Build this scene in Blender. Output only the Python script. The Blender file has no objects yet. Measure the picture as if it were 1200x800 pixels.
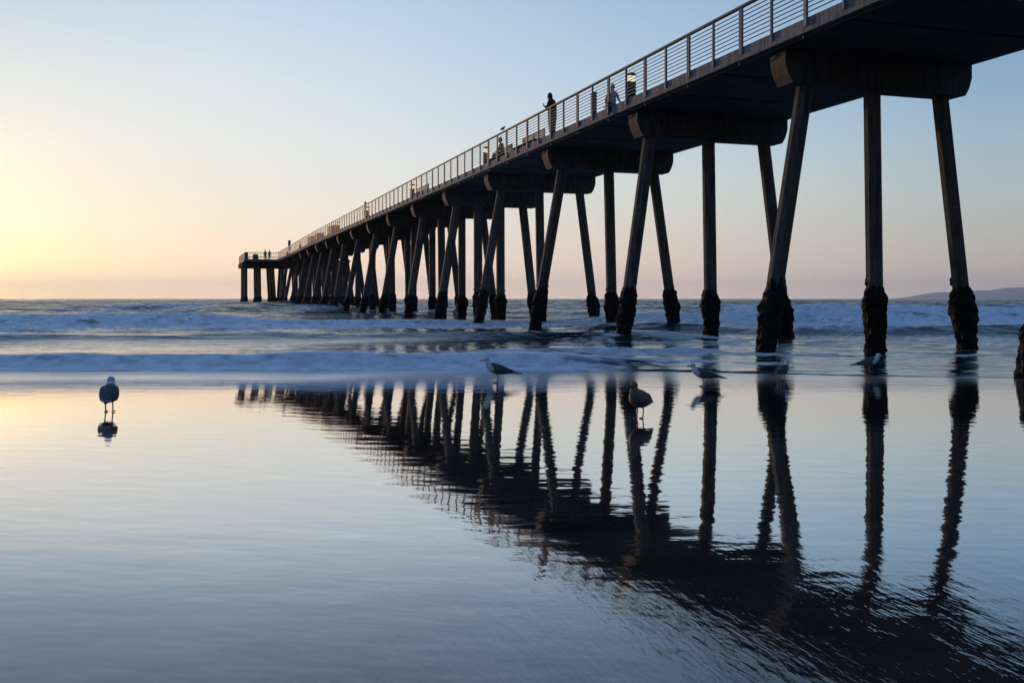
import bpy, math, random
import numpy as np
from mathutils import Vector, Matrix, noise as mnoise

random.seed(7)
rng = np.random.RandomState(11)
PI = math.pi
R = math.radians
scene = bpy.context.scene
COL = scene.collection
USE_HAZE = True

# ------------------------------------------------------------------ materials
def new_mat(name):
    m = bpy.data.materials.new(name); m.use_nodes = True
    nt = m.node_tree
    b = nt.nodes.get('Principled BSDF')
    return m, nt, b

def L(nt, a, b): nt.links.new(a, b)

def coords(nt, scale=(1, 1, 1)):
    t = nt.nodes.new('ShaderNodeTexCoord'); mp = nt.nodes.new('ShaderNodeMapping')
    mp.inputs['Scale'].default_value = scale
    L(nt, t.outputs['Object'], mp.inputs['Vector'])
    return mp.outputs['Vector']

def noise(nt, vec, scale, detail=4, rough=.55, dist=0.0):
    n = nt.nodes.new('ShaderNodeTexNoise')
    n.inputs['Scale'].default_value = scale; n.inputs['Detail'].default_value = detail
    n.inputs['Roughness'].default_value = rough; n.inputs['Distortion'].default_value = dist
    if vec is not None: L(nt, vec, n.inputs['Vector'])
    return n.outputs['Fac']

def ramp(nt, fac, stops, interp='LINEAR'):
    r = nt.nodes.new('ShaderNodeValToRGB'); r.color_ramp.interpolation = interp
    el = r.color_ramp.elements
    while len(el) > 1: el.remove(el[-1])
    el[0].position = stops[0][0]; el[0].color = tuple(stops[0][1]) + (1,)
    for p, c in stops[1:]:
        e = el.new(p); e.color = tuple(c) + (1,)
    if fac is not None: L(nt, fac, r.inputs['Fac'])
    return r.outputs['Color']

def mixc(nt, fac, a, b, mode='MIX'):
    m = nt.nodes.new('ShaderNodeMix'); m.data_type = 'RGBA'; m.blend_type = mode
    for s, v in ((m.inputs[0], fac), (m.inputs[6], a), (m.inputs[7], b)):
        if isinstance(v, (int, float)): s.default_value = v
        elif isinstance(v, tuple): s.default_value = v + (1,)
        else: L(nt, v, s)
    return m.outputs[2]

def math_n(nt, op, a, b=None, c=None, clamp=False):
    m = nt.nodes.new('ShaderNodeMath'); m.operation = op; m.use_clamp = clamp
    for i, v in enumerate((a, b, c)):
        if v is None: continue
        if isinstance(v, (int, float)): m.inputs[i].default_value = v
        else: L(nt, v, m.inputs[i])
    return m.outputs[0]

def maprange(nt, v, a, b, c, d, smooth=False):
    m = nt.nodes.new('ShaderNodeMapRange')
    if smooth: m.interpolation_type = 'SMOOTHSTEP'
    L(nt, v, m.inputs[0])
    for i, x in zip((1, 2, 3, 4), (a, b, c, d)): m.inputs[i].default_value = x
    return m.outputs[0]

def bump(nt, h, dist, strength=1.0, normal=None):
    b = nt.nodes.new('ShaderNodeBump'); b.inputs['Strength'].default_value = strength
    b.inputs['Distance'].default_value = dist
    L(nt, h, b.inputs['Height'])
    if normal is not None: L(nt, normal, b.inputs['Normal'])
    return b.outputs['Normal']

def simple(name, c1, c2, scale=8, rough=.7, metal=0.0, bd=.002, stretch=(1, 1, 1), spec=.4):
    m, nt, b = new_mat(name)
    v = coords(nt, stretch)
    f = noise(nt, v, scale, 6, .6)
    L(nt, ramp(nt, f, [(.35, c1), (.68, c2)]), b.inputs['Base Color'])
    f2 = noise(nt, v, scale * 4, 5, .6)
    L(nt, maprange(nt, f2, .3, .7, max(0, rough - .1), min(1, rough + .1)), b.inputs['Roughness'])
    b.inputs['Metallic'].default_value = metal
    b.inputs['Specular IOR Level'].default_value = spec
    L(nt, bump(nt, f2, bd), b.inputs['Normal'])
    return m

def concrete(name, c1, c2, stain, vertical=True):
    m, nt, b = new_mat(name)
    v = coords(nt)
    big = noise(nt, v, .9, 5, .6)
    base = ramp(nt, big, [(.3, c1), (.7, c2)])
    vs = coords(nt, (3, 3, .35) if vertical else (1, .4, 3))
    st = noise(nt, vs, 2.4, 6, .65)
    base = mixc(nt, ramp(nt, st, [(.42, (0, 0, 0)), (.66, (.85, .85, .85))]), base, stain)
    fine = noise(nt, v, 22, 8, .65)
    base = mixc(nt, .35, base, ramp(nt, fine, [(.3, (.35, .35, .35)), (.7, (1, 1, 1))]), 'MULTIPLY')
    L(nt, base, b.inputs['Base Color'])
    b.inputs['Roughness'].default_value = .85
    b.inputs['Specular IOR Level'].default_value = .3
    L(nt, bump(nt, fine, .006), b.inputs['Normal'])
    return m

M = {}
M['pile'] = concrete('pile_concrete', (.078, .068, .058), (.13, .115, .10), (.032, .025, .021))
M['cap'] = concrete('cap_concrete', (.062, .056, .050), (.10, .09, .08), (.03, .025, .022))
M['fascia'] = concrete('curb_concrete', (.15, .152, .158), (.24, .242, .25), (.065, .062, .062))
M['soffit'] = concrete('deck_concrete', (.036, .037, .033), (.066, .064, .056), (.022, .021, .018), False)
M['steel'] = simple('galvanised_rail_steel', (.12, .135, .155), (.19, .21, .235), 14, .6, .15)
M['bar'] = simple('weathered_rail_bar', (.09, .10, .12), (.15, .165, .19), 10, .6, .2)
M['toprail'] = simple('timber_top_rail', (.06, .04, .03), (.12, .08, .055), 6, .65, 0, .002, (1, .2, 1))
M['timber'] = simple('bench_timber', (.09, .05, .032), (.16, .09, .055), 6, .6, 0, .002, (1, .3, 1))
M['dark'] = simple('dark_painted_metal', (.025, .027, .03), (.05, .05, .055), 12, .5, .2)
M['box'] = simple('litter_bin_panel', (.055, .038, .032), (.095, .07, .06), 10, .7)

def mussel_mat():
    m, nt, b = new_mat('mussel_crust')
    v = coords(nt)
    vo = nt.nodes.new('ShaderNodeTexVoronoi'); vo.inputs['Scale'].default_value = 26
    L(nt, v, vo.inputs['Vector'])
    n = noise(nt, v, 7, 6, .65)
    L(nt, ramp(nt, n, [(.3, (.004, .004, .005)), (.6, (.008, .006, .006)), (.8, (.02, .014, .012))]), b.inputs['Base Color'])
    b.inputs['Roughness'].default_value = .8; b.inputs['Specular IOR Level'].default_value = .2
    nb = bump(nt, vo.outputs['Distance'], .03)
    L(nt, bump(nt, noise(nt, v, 40, 5, .6), .015, 1, nb), b.inputs['Normal'])
    return m
M['mussel'] = mussel_mat()

def emit_mat(name, col, s):
    m, nt, b = new_mat(name)
    n = noise(nt, coords(nt), 30, 2)
    L(nt, ramp(nt, n, [(.2, tuple(c * .85 for c in col)), (.8, col)]), b.inputs['Emission Color'])
    b.inputs['Base Color'].default_value = (.8, .8, .75, 1)
    b.inputs['Emission Strength'].default_value = s
    return m
M['lamp'] = emit_mat('lit_lamp_lens', (1.0, .86, .58), 1.15)

# feathers, cloth, skin
M['white_feather'] = simple('white_feather', (.55, .55, .56), (.72, .72, .73), 30, .8, 0, .003, (1, 3, 3))
M['grey_feather'] = simple('slate_feather', (.05, .055, .065), (.10, .105, .12), 30, .8, 0, .003, (1, 3, 3))
M['brown_feather'] = simple('mottled_brown_feather', (.07, .052, .042), (.26, .20, .17), 34, .8, 0, .003, (1, 2, 2))
M['black_feather'] = simple('black_feather', (.012, .012, .014), (.03, .03, .033), 30, .7, 0, .003)
M['bill'] = simple('gull_bill', (.35, .22, .04), (.5, .32, .06), 30, .5)
M['pink_leg'] = simple('gull_leg_skin', (.40, .17, .15), (.52, .25, .22), 50, .6)
M['red_leg'] = simple('gull_red_leg', (.40, .06, .05), (.52, .10, .08), 50, .6)
M['eye'] = simple('dark_eye', (.005, .005, .005), (.01, .01, .01), 10, .15)
M['skin'] = simple('skin', (.28, .15, .10), (.34, .19, .13), 12, .6)
M['jacket_dark'] = simple('dark_jacket_cloth', (.012, .014, .02), (.03, .033, .042), 16, .9)
M['trouser_dark'] = simple('dark_trouser_cloth', (.012, .013, .018), (.028, .03, .038), 16, .9)
M['jacket_blue'] = simple('blue_top_cloth', (.14, .18, .30), (.22, .27, .40), 16, .9)
M['trouser_blue'] = simple('denim_cloth', (.05, .07, .13), (.09, .11, .18), 16, .9)
M['hair'] = simple('dark_hair', (.008, .006, .005), (.02, .016, .013), 40, .6)
M['shoe'] = simple('shoe_leather', (.01, .01, .01), (.03, .03, .03), 20, .5)

# ------------------------------------------------------------------ mesh helper
class MB:
    def __init__(s): s.v = []; s.f = []; s.m = []
    def add(s, vs, fs, mi=0):
        o = len(s.v); s.v += [tuple(p) for p in vs]
        s.f += [tuple(o + i for i in f) for f in fs]; s.m += [mi] * len(fs)
    def box(s, x0, x1, y0, y1, z0, z1, mi=0, bv=0.0):
        if bv <= 0:
            vs = [(x, y, z) for z in (z0, z1) for y in (y0, y1) for x in (x0, x1)]
            s.add(vs, [(0, 2, 3, 1), (4, 5, 7, 6), (0, 1, 5, 4), (2, 6, 7, 3), (0, 4, 6, 2), (1, 3, 7, 5)], mi)
            return
        # chamfered box: rings in z
        def ring(i, z): return [(x0 + i + bv, y0 + i, z), (x1 - i - bv, y0 + i, z), (x1 - i, y0 + i + bv, z), (x1 - i, y1 - i - bv, z),
                                (x1 - i - bv, y1 - i, z), (x0 + i + bv, y1 - i, z), (x0 + i, y1 - i - bv, z), (x0 + i, y0 + i + bv, z)]
        s.rings([ring(bv, z0), ring(0, z0 + bv), ring(0, z1 - bv), ring(bv, z1)], mi)
    def rings(s, rs, mi=0, cap=True):
        n = len(rs[0]); vs = [p for r in rs for p in r]; fs = []
        for k in range(len(rs) - 1):
            for i in range(n):
                j = (i + 1) % n
                fs.append((k * n + i, k * n + j, (k + 1) * n + j, (k + 1) * n + i))
        if cap:
            fs.append(tuple(reversed(range(n)))); fs.append(tuple((len(rs) - 1) * n + i for i in range(n)))
        s.add(vs, fs, mi)
    def tube(s, pts, rad, n=8, mi=0, flat=None, up=None, cap=True):
        pts = [Vector(p) for p in pts]
        if not isinstance(rad, (list, tuple)): rad = [rad] * len(pts)
        rs = []
        for i, p in enumerate(pts):
            t = (pts[min(i + 1, len(pts) - 1)] - pts[max(i - 1, 0)]).normalized()
            u = Vector(up) if up else (Vector((0, 0, 1)) if abs(t.z) < .9 else Vector((1, 0, 0)))
            a = t.cross(u).normalized(); b = a.cross(t).normalized()
            ra, rb = rad[i] if isinstance(rad[i], tuple) else (rad[i], rad[i])
            rs.append([p + a * (ra * math.cos(2 * PI * (k + .5) / n)) + b * (rb * math.sin(2 * PI * (k + .5) / n)) for k in range(n)])
        s.rings(rs, mi, cap)
    def extrude_profile(s, prof, y0, y1, mi=0):       # profile in x,z pushed along y
        n = len(prof)
        vs = [(x, y0, z) for x, z in prof] + [(x, y1, z) for x, z in prof]
        fs = [(i, (i + 1) % n, n + (i + 1) % n, n + i) for i in range(n)]
        fs += [tuple(reversed(range(n))), tuple(range(n, 2 * n))]
        s.add(vs, fs, mi)
    def mesh(s, name, mats, smooth=False):
        me = bpy.data.meshes.new(name); me.from_pydata(s.v, [], s.f); me.update()
        for m in mats: me.materials.append(m)
        me.polygons.foreach_set('material_index', s.m)
        if smooth: me.polygons.foreach_set('use_smooth', [True] * len(me.polygons))
        import bmesh
        bm = bmesh.new(); bm.from_mesh(me); bmesh.ops.recalc_face_normals(bm, faces=bm.faces); bm.to_mesh(me); bm.free()
        return me
    def obj(s, name, mats, parent=None, smooth=False, loc=(0, 0, 0)):
        if not isinstance(mats, (list, tuple)): mats = [mats]
        return link(name, s.mesh(name, mats, smooth), parent, loc)

def link(name, data, parent=None, loc=(0, 0, 0)):
    o = bpy.data.objects.new(name, data); COL.objects.link(o); o.location = loc
    if parent is not None: o.parent = parent
    return o

def tag(o, label=None, cat=None, group=None, kind=None):
    if label: o['label'] = label
    if cat: o['category'] = cat
    if group: o['group'] = group
    if kind: o['kind'] = kind
    return o

# ------------------------------------------------------------------ camera
EYE = 1.42
cam = bpy.data.cameras.new('camera'); cam.lens = 35; cam.sensor_width = 36; cam.shift_y = -50 / 1200
cam.clip_start = .05; cam.clip_end = 60000
co = link('camera', cam); co.location = (0, 0, EYE); co.rotation_euler = (R(90), 0, 0)
scene.camera = co

# ------------------------------------------------------------------ world and sun
SUN_AZ, SUN_EL = R(-29.6), R(3.0)       # azimuth from +Y, negative towards -X
sd = Vector((math.sin(SUN_AZ) * math.cos(SUN_EL), math.cos(SUN_AZ) * math.cos(SUN_EL), math.sin(SUN_EL)))
sun = bpy.data.lights.new('sun', 'SUN'); sun.energy = 2.5; sun.angle = R(.5); sun.color = (1.0, .60, .34)
so = link('sun', sun); so.rotation_euler = sd.to_track_quat('Z', 'Y').to_euler(); so.location = (0, 0, 60)

def srgb(r, g, b):
    def f(c):
        c /= 255.0
        return c / 12.92 if c <= .04045 else ((c + .055) / 1.055) ** 2.4
    return (f(r), f(g), f(b))

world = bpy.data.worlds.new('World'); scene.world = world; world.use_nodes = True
nt = world.node_tree; nt.nodes.clear()
out = nt.nodes.new('ShaderNodeOutputWorld'); bg = nt.nodes.new('ShaderNodeBackground')
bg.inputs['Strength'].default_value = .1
sky = nt.nodes.new('ShaderNodeTexSky'); sky.sky_type = 'NISHITA'; sky.sun_disc = False
sky.sun_elevation = SUN_EL; sky.sun_rotation = SUN_AZ; sky.dust_density = 2.0; sky.ozone_density = 1.5; sky.air_density = 1.0
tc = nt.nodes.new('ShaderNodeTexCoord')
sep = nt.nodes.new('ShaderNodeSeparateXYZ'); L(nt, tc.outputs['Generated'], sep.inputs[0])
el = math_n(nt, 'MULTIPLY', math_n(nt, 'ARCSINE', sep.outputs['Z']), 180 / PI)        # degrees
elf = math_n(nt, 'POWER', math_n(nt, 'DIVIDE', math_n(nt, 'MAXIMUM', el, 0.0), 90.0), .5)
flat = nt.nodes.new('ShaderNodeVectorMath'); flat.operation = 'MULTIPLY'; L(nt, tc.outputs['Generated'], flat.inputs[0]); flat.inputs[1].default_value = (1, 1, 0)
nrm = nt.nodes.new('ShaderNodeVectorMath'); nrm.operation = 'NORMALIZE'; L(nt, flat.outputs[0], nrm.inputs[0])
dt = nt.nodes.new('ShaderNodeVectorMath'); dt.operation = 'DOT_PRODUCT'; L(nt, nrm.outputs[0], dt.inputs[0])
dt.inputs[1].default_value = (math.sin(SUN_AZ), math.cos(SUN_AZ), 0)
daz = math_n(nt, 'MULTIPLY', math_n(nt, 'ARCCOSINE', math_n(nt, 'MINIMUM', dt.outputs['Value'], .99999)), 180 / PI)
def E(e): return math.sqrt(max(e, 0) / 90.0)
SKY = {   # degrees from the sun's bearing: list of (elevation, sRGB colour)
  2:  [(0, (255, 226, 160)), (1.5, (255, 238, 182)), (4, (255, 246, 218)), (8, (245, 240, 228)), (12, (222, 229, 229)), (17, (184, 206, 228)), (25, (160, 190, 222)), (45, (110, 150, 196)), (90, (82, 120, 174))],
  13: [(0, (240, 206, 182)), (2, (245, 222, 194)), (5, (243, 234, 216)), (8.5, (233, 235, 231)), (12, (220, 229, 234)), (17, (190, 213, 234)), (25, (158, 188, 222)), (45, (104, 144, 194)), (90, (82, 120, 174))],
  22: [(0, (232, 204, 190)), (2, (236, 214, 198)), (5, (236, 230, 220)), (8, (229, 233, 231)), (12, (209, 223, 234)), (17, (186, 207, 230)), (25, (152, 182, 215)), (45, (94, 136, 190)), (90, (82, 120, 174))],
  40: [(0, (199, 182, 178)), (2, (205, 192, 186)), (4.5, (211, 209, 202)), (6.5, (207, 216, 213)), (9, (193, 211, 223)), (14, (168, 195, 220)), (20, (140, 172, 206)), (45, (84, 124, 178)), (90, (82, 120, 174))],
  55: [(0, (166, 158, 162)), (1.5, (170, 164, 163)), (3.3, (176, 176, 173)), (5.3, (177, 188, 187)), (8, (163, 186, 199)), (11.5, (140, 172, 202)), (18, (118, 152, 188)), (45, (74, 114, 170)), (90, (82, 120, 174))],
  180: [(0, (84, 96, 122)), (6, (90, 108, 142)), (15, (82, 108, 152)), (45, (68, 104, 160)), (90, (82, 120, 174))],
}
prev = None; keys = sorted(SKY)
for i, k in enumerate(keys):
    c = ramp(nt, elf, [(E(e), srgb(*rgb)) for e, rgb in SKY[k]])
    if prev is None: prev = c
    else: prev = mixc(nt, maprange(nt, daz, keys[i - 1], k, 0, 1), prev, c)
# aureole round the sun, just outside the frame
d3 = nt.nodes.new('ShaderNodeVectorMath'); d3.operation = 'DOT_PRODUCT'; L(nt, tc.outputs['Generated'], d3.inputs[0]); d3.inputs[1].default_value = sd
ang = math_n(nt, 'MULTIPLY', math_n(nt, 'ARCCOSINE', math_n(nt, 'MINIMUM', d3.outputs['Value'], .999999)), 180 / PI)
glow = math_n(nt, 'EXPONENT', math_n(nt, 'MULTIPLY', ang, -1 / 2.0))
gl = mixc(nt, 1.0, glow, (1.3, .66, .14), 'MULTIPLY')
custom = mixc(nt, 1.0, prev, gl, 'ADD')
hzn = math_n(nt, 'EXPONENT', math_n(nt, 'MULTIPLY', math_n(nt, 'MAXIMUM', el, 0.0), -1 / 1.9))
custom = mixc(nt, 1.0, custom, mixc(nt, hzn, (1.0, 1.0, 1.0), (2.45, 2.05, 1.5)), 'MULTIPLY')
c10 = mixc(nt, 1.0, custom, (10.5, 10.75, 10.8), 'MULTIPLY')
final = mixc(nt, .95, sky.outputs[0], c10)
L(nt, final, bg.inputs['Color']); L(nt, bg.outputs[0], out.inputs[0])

# ------------------------------------------------------------------ numpy gradient noise
def _hash(ix, iy, seed):
    h = (ix * 374761393 + iy * 668265263 + seed * 1442695041) & 0xffffffff
    h = ((h ^ (h >> 13)) * 1274126177) & 0xffffffff
    return ((h ^ (h >> 16)) & 0xffff) / 65535.0
def vnoise(x, y, seed=0):
    ix = np.floor(x).astype(np.int64); iy = np.floor(y).astype(np.int64)
    fx = x - ix; fy = y - iy
    fx = fx * fx * fx * (fx * (fx * 6 - 15) + 10); fy = fy * fy * fy * (fy * (fy * 6 - 15) + 10)
    a = _hash(ix, iy, seed); b = _hash(ix + 1, iy, seed); c = _hash(ix, iy + 1, seed); d = _hash(ix + 1, iy + 1, seed)
    return (a + (b - a) * fx) * (1 - fy) + (c + (d - c) * fx) * fy
def fbm(x, y, oct=4, seed=0, gain=.5):
    s = 0; a = 1; t = 0
    for i in range(oct):
        s = s + a * vnoise(x * 2 ** i + 17.3 * i, y * 2 ** i - 9.1 * i, seed + i); t += a; a *= gain
    return s / t
def sst(a, b, x):
    t = np.clip((x - a) / (b - a), 0, 1); return t * t * (3 - 2 * t)

def grid_mesh(name, X, Y, Z, attrs=None, smooth=True):
    nr, nc = X.shape
    co = np.stack([X, Y, Z], -1).reshape(-1, 3).astype(np.float32)
    idx = np.arange(nr * nc).reshape(nr, nc)
    q = np.stack([idx[:-1, :-1], idx[:-1, 1:], idx[1:, 1:], idx[1:, :-1]], -1).reshape(-1, 4)
    me = bpy.data.meshes.new(name)
    me.vertices.add(len(co)); me.vertices.foreach_set('co', co.ravel())
    me.loops.add(q.size); me.loops.foreach_set('vertex_index', q.ravel().astype(np.int32))
    me.polygons.add(len(q)); me.polygons.foreach_set('loop_start', np.arange(0, q.size, 4, dtype=np.int32))
    me.polygons.foreach_set('loop_total', np.full(len(q), 4, dtype=np.int32))
    if smooth: me.polygons.foreach_set('use_smooth', np.ones(len(q), dtype=bool))
    me.update(calc_edges=True)
    for k, a in (attrs or {}).items():
        at = me.attributes.new(k, 'FLOAT', 'POINT'); at.data.foreach_set('value', a.ravel().astype(np.float32))
    return me

# ------------------------------------------------------------------ sea
def edge_of(X):      # where the thin swash lip lies on the sand
    return 19.9 - 2.1 * sst(0.5, 9, X) + .9 * (fbm(X * .22, X * 0 + 3, 3, 5) - .5)
def sea_height(X, Y):
    wl = (fbm(X * .05, Y * .02, 3, 21) - .5)
    wm = (fbm(X * .22, Y * .12, 3, 31) - .5)
    e = edge_of(X)
    lip = sst(e - .12, e + .35, Y)
    z = -.10 + .104 * lip + .03 * sst(e + .2, e + 2.5, Y)
    foam = np.zeros_like(X)
    def wave(Yc, h, lf, lb):
        u = Y - Yc
        return h * np.where(u < 0, np.exp(-(u / lf) ** 2), np.exp(-(u / lb) ** 1.4 if False else -np.abs(u / lb) ** 1.3))
    # A: little bore running onto the sand, strong on the left
    ampA = .25 * (1 - .93 * sst(-.5, 5.5, X + 3 * wm)) * (.75 + .5 * fbm(X * .5, X * 0, 2, 77))
    YcA = 21.15 + 1.2 * sst(1, 6, X) + .5 * wm
    wA = wave(YcA, 1, .42, 2.2); z = z + ampA * wA * lip
    nA = fbm(X * .9, Y * 2.2, 4, 41)
    foam = np.maximum(foam, np.clip(sst(-1.9, -1.1, Y - YcA) * np.exp(-np.clip(Y - YcA, 0, 99) / 3.0) * 1.5 * (ampA / .25) - .25 + .6 * (nA - .5), 0, 1) * (.75 + .5 * nA))
    # foam sheet trailing between A and B on the left
    sheet = sst(21.5, 23, Y) * (1 - sst(29, 32, Y)) * (1 - sst(-3, 5, X))
    foam = np.maximum(foam, sheet * np.clip(1.6 * (fbm(X * .35, Y * 1.6, 4, 43) - .52) * 2, 0, .5))
    # broken foam streaks and patches in the shallows under the pier
    pt = sst(19.6, 21.5, Y) * (1 - sst(36, 40, Y)) * sst(-2, 3, X)
    foam = np.maximum(foam, pt * np.clip(2.6 * (fbm(X * .32, Y * .9, 5, 143) - .56) * 2, 0, .7))
    # a small second bore under the pier
    YcA2 = 24.6 + .9 * wm + .06 * X; aA2 = .13 * sst(-3, 0, X) * (1 - sst(5, 9, X)) * (.4 + fbm(X * .5, X * 0, 2, 177))
    wA2 = np.where(Y < YcA2, np.exp(-((Y - YcA2) / .45) ** 2), np.exp(-np.abs((Y - YcA2) / 1.8) ** 1.3)); z = z + aA2 * wA2
    foam = np.maximum(foam, np.clip(aA2 / .13 * np.exp(-((Y - YcA2 + .1) / .75) ** 2) * (.3 + 1.5 * (fbm(X * .7, Y * 1.2, 4, 178) - .3)), 0, 1))
    # B: low unbroken face
    ampB = .30 * (1 - sst(3, 9, X)) * (.6 + .8 * fbm(X * .14, X * 0, 2, 79))
    YcB = 33.2 + 2.5 * wl + wm
    z = z + ampB * wave(YcB, 1, .95, 3.0)
    foam = np.maximum(foam, np.clip(ampB / .3 * np.exp(-((Y - YcB + .25) / .5) ** 2) * (.2 + .9 * (fbm(X * .5, Y, 3, 45) - .3)), 0, 1))
    # C2: step of white water in front of the main break
    ampC2 = .30 * (1 - .5 * sst(-12, -7, X) * (1 - sst(0, 5, X))) * (.45 + .75 * sst(-2, 7, X)) * (.6 + .8 * fbm(X * .2, X * 0, 2, 81))
    YcC2 = 41.6 - 2.4 * sst(2, 12, X) + 3 * wl + 1.2 * wm
    z = z + ampC2 * wave(YcC2, 1, .8, 6)
    # C: main line of white water
    ampC = (.62 + .30 * sst(2, 14, X)) * (.62 + .76 * fbm(X * .12, X * 0, 3, 83)) * (1 - .72 * sst(-17, -11, X) * (1 - sst(2, 7, X)))
    YcC = 51 - 3.5 * sst(2, 16, X) + 6 * wl + 1.6 * wm
    z = z + ampC * wave(YcC, 1, 3.2, 7)
    uC = Y - YcC
    fr = sst(-10, -8, uC - 1.2 * wm * 3) * (1 - sst(1.5, 9, uC + 5 * wm))
    nC = fbm(X * .35, Y * .35, 5, 47)
    foam = np.maximum(foam, np.clip(fr * (1.15 + 1.0 * (nC - .5)), 0, 1))
    # outer swells, mostly unbroken
    for Yc0, h, lf, lb, s, br in ((70, .55, 4.5, 9, 51, .55), (98, .70, 7, 14, 52, .35), (140, .8, 10, 22, 53, .15), (210, .85, 16, 34, 54, .1), (320, .8, 26, 50, 55, 0), (480, .8, 40, 80, 56, 0)):
        n1 = fbm(X * 6 / Yc0, X * 0 + s, 3, s)
        Yc = Yc0 * (1 + .16 * (n1 - .5)); a = h * (.25 + 1.3 * fbm(X * 4 / Yc0, X * 0 + s, 2, s + 9))
        w = wave(Yc, 1, lf, lb); z = z + np.minimum(a, 1.05) * w * .95
        if br > 0:
            f = np.exp(-((Y - Yc + lf * .5) / (lf * .7)) ** 2) * sst(.45, .7, fbm(X * 8 / Yc0, Y * 4 / Yc0, 4, s + 20)) * br * 1.9
            foam = np.maximum(foam, np.clip(f, 0, 1))
    # chop
    deep = sst(19, 26, Y)
    z = z + deep * (.018 + .05 * sst(-4, 4, X)) * (fbm(X * .6, Y * 1.3, 3, 61) - .5) * (1 - sst(60, 90, Y))
    z = z + sst(45, 90, Y) * .48 * (fbm(X * .26, Y * .50, 4, 63, .55) - .5) * (1 - sst(900, 2500, Y))
    z = z + sst(100, 300, Y) * .35 * (fbm(X * .06, Y * .10, 4, 64) - .5) * (1 - sst(1500, 4000, Y))
    # lumps of white water
    lump = .62 - 2.2 * np.abs(fbm(X * .9, Y * .9, 4, 65, .55) - .5) * 2
    z = z + foam * lump * (.035 + .13 * sst(30, 45, Y)) * sst(20.6, 22, Y + .0 * X)
    z = np.minimum(z, EYE - .17 + .0 * X) if False else z
    return z, foam

ys = [16.5]
while ys[-1] < 24000:
    y = ys[-1]
    d = .045 if y < 26 else .08 if y < 36 else .12 if y < 62 else .25 if y < 110 else y * .0035 if y < 600 else y * .02
    ys.append(y + d)
ys = np.array(ys)
a = np.concatenate([np.linspace(-2.2, -.62, 40)[:-1], np.linspace(-.62, .62, 560), np.linspace(.62, 2.2, 40)[1:]])
SX = (ys[:, None] + 3) * a[None, :]; SY = np.repeat(ys[:, None], len(a), 1)
SZ, SF = sea_height(SX, SY)
sea_me = grid_mesh('sea', SX, SY, SZ, {'foam': SF})

def sea_mat():
    m, nt, b = new_mat('sea_water_and_foam')
    at = nt.nodes.new('ShaderNodeAttribute'); at.attribute_name = 'foam'
    v1 = coords(nt, (.55, 1.6, 1)); v2 = coords(nt, (.10, .30, 1))
    n_nr = noise(nt, coords(nt, (.42, 1.35, 1)), 1.0, 4, .5, .4); n_md = noise(nt, coords(nt, (.16, .5, 1)), 1.0, 5, .6, .3); n_st = noise(nt, v1, 3.0, 6, .6); n_big = noise(nt, v2, 1.2, 6, .6)
    t = nt.nodes.new('ShaderNodeTexCoord'); sp = nt.nodes.new('ShaderNodeSeparateXYZ'); L(nt, t.outputs['Object'], sp.inputs[0])
    # foam factor broken by streaky noise
    ff = math_n(nt, 'ADD', at.outputs['Fac'], math_n(nt, 'MULTIPLY', math_n(nt, 'SUBTRACT', n_st, .5), 1.8))
    ff = math_n(nt, 'MULTIPLY', ff, maprange(nt, at.outputs['Fac'], .02, .25, 0, 1))
    pat = noise(nt, coords(nt, (.6, 1.0, 1)), 1.1, 6, .62, .5)
    ff = math_n(nt, 'MULTIPLY', ff, maprange(nt, pat, .34, .56, .38, 1.12))
    ff = maprange(nt, ff, .12, .80, 0, .97, True)
    wcol = ramp(nt, n_big, [(.3, (.006, .026, .042)), (.7, (.016, .036, .046))])
    b.inputs['IOR'].default_value = 1.33
    L(nt, wcol, b.inputs['Base Color'])
    L(nt, maprange(nt, sp.outputs['Y'], 20, 160, .07, .22), b.inputs['Roughness'])
    near = math_n(nt, 'MULTIPLY', n_nr, maprange(nt, sp.outputs['Y'], 18, 30, .032, .12))
    near = math_n(nt, 'MULTIPLY', near, maprange(nt, sp.outputs['X'], -4, 4, .5, 2.0, True))
    mid = math_n(nt, 'MULTIPLY', n_md, maprange(nt, sp.outputs['Y'], 30, 70, .0, 1.5))
    far = math_n(nt, 'MULTIPLY', n_big, maprange(nt, sp.outputs['Y'], 60, 300, .0, 4.0))
    h = math_n(nt, 'ADD', math_n(nt, 'ADD', near, mid), far)
    L(nt, bump(nt, h, 1.0), b.inputs['Normal'])
    f = nt.nodes.new('ShaderNodeBsdfPrincipled')
    nf = noise(nt, coords(nt, (1, 1.6, 1)), 2.2, 7, .62)
    L(nt, ramp(nt, nf, [(.30, (.56, .58, .60)), (.46, (.76, .78, .80)), (.60, (.92, .93, .94))]), f.inputs['Base Color'])
    f.inputs['Roughness'].default_value = .6; f.inputs['Specular IOR Level'].default_value = .35
    f.inputs['Subsurface Weight'].default_value = 0
    L(nt, bump(nt, nf, .16), f.inputs['Normal'])
    mx = nt.nodes.new('ShaderNodeMixShader'); L(nt, ff, mx.inputs[0]); L(nt, b.outputs[0], mx.inputs[1]); L(nt, f.outputs[0], mx.inputs[2])
    L(nt, mx.outputs[0], nt.nodes['Material Output'].inputs['Surface'])
    return m
sea_me.materials.append(sea_mat())
tag(link('sea', sea_me), 'blue grey surf with lines of white water rolling onto the beach', 'sea', kind='structure')

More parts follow.
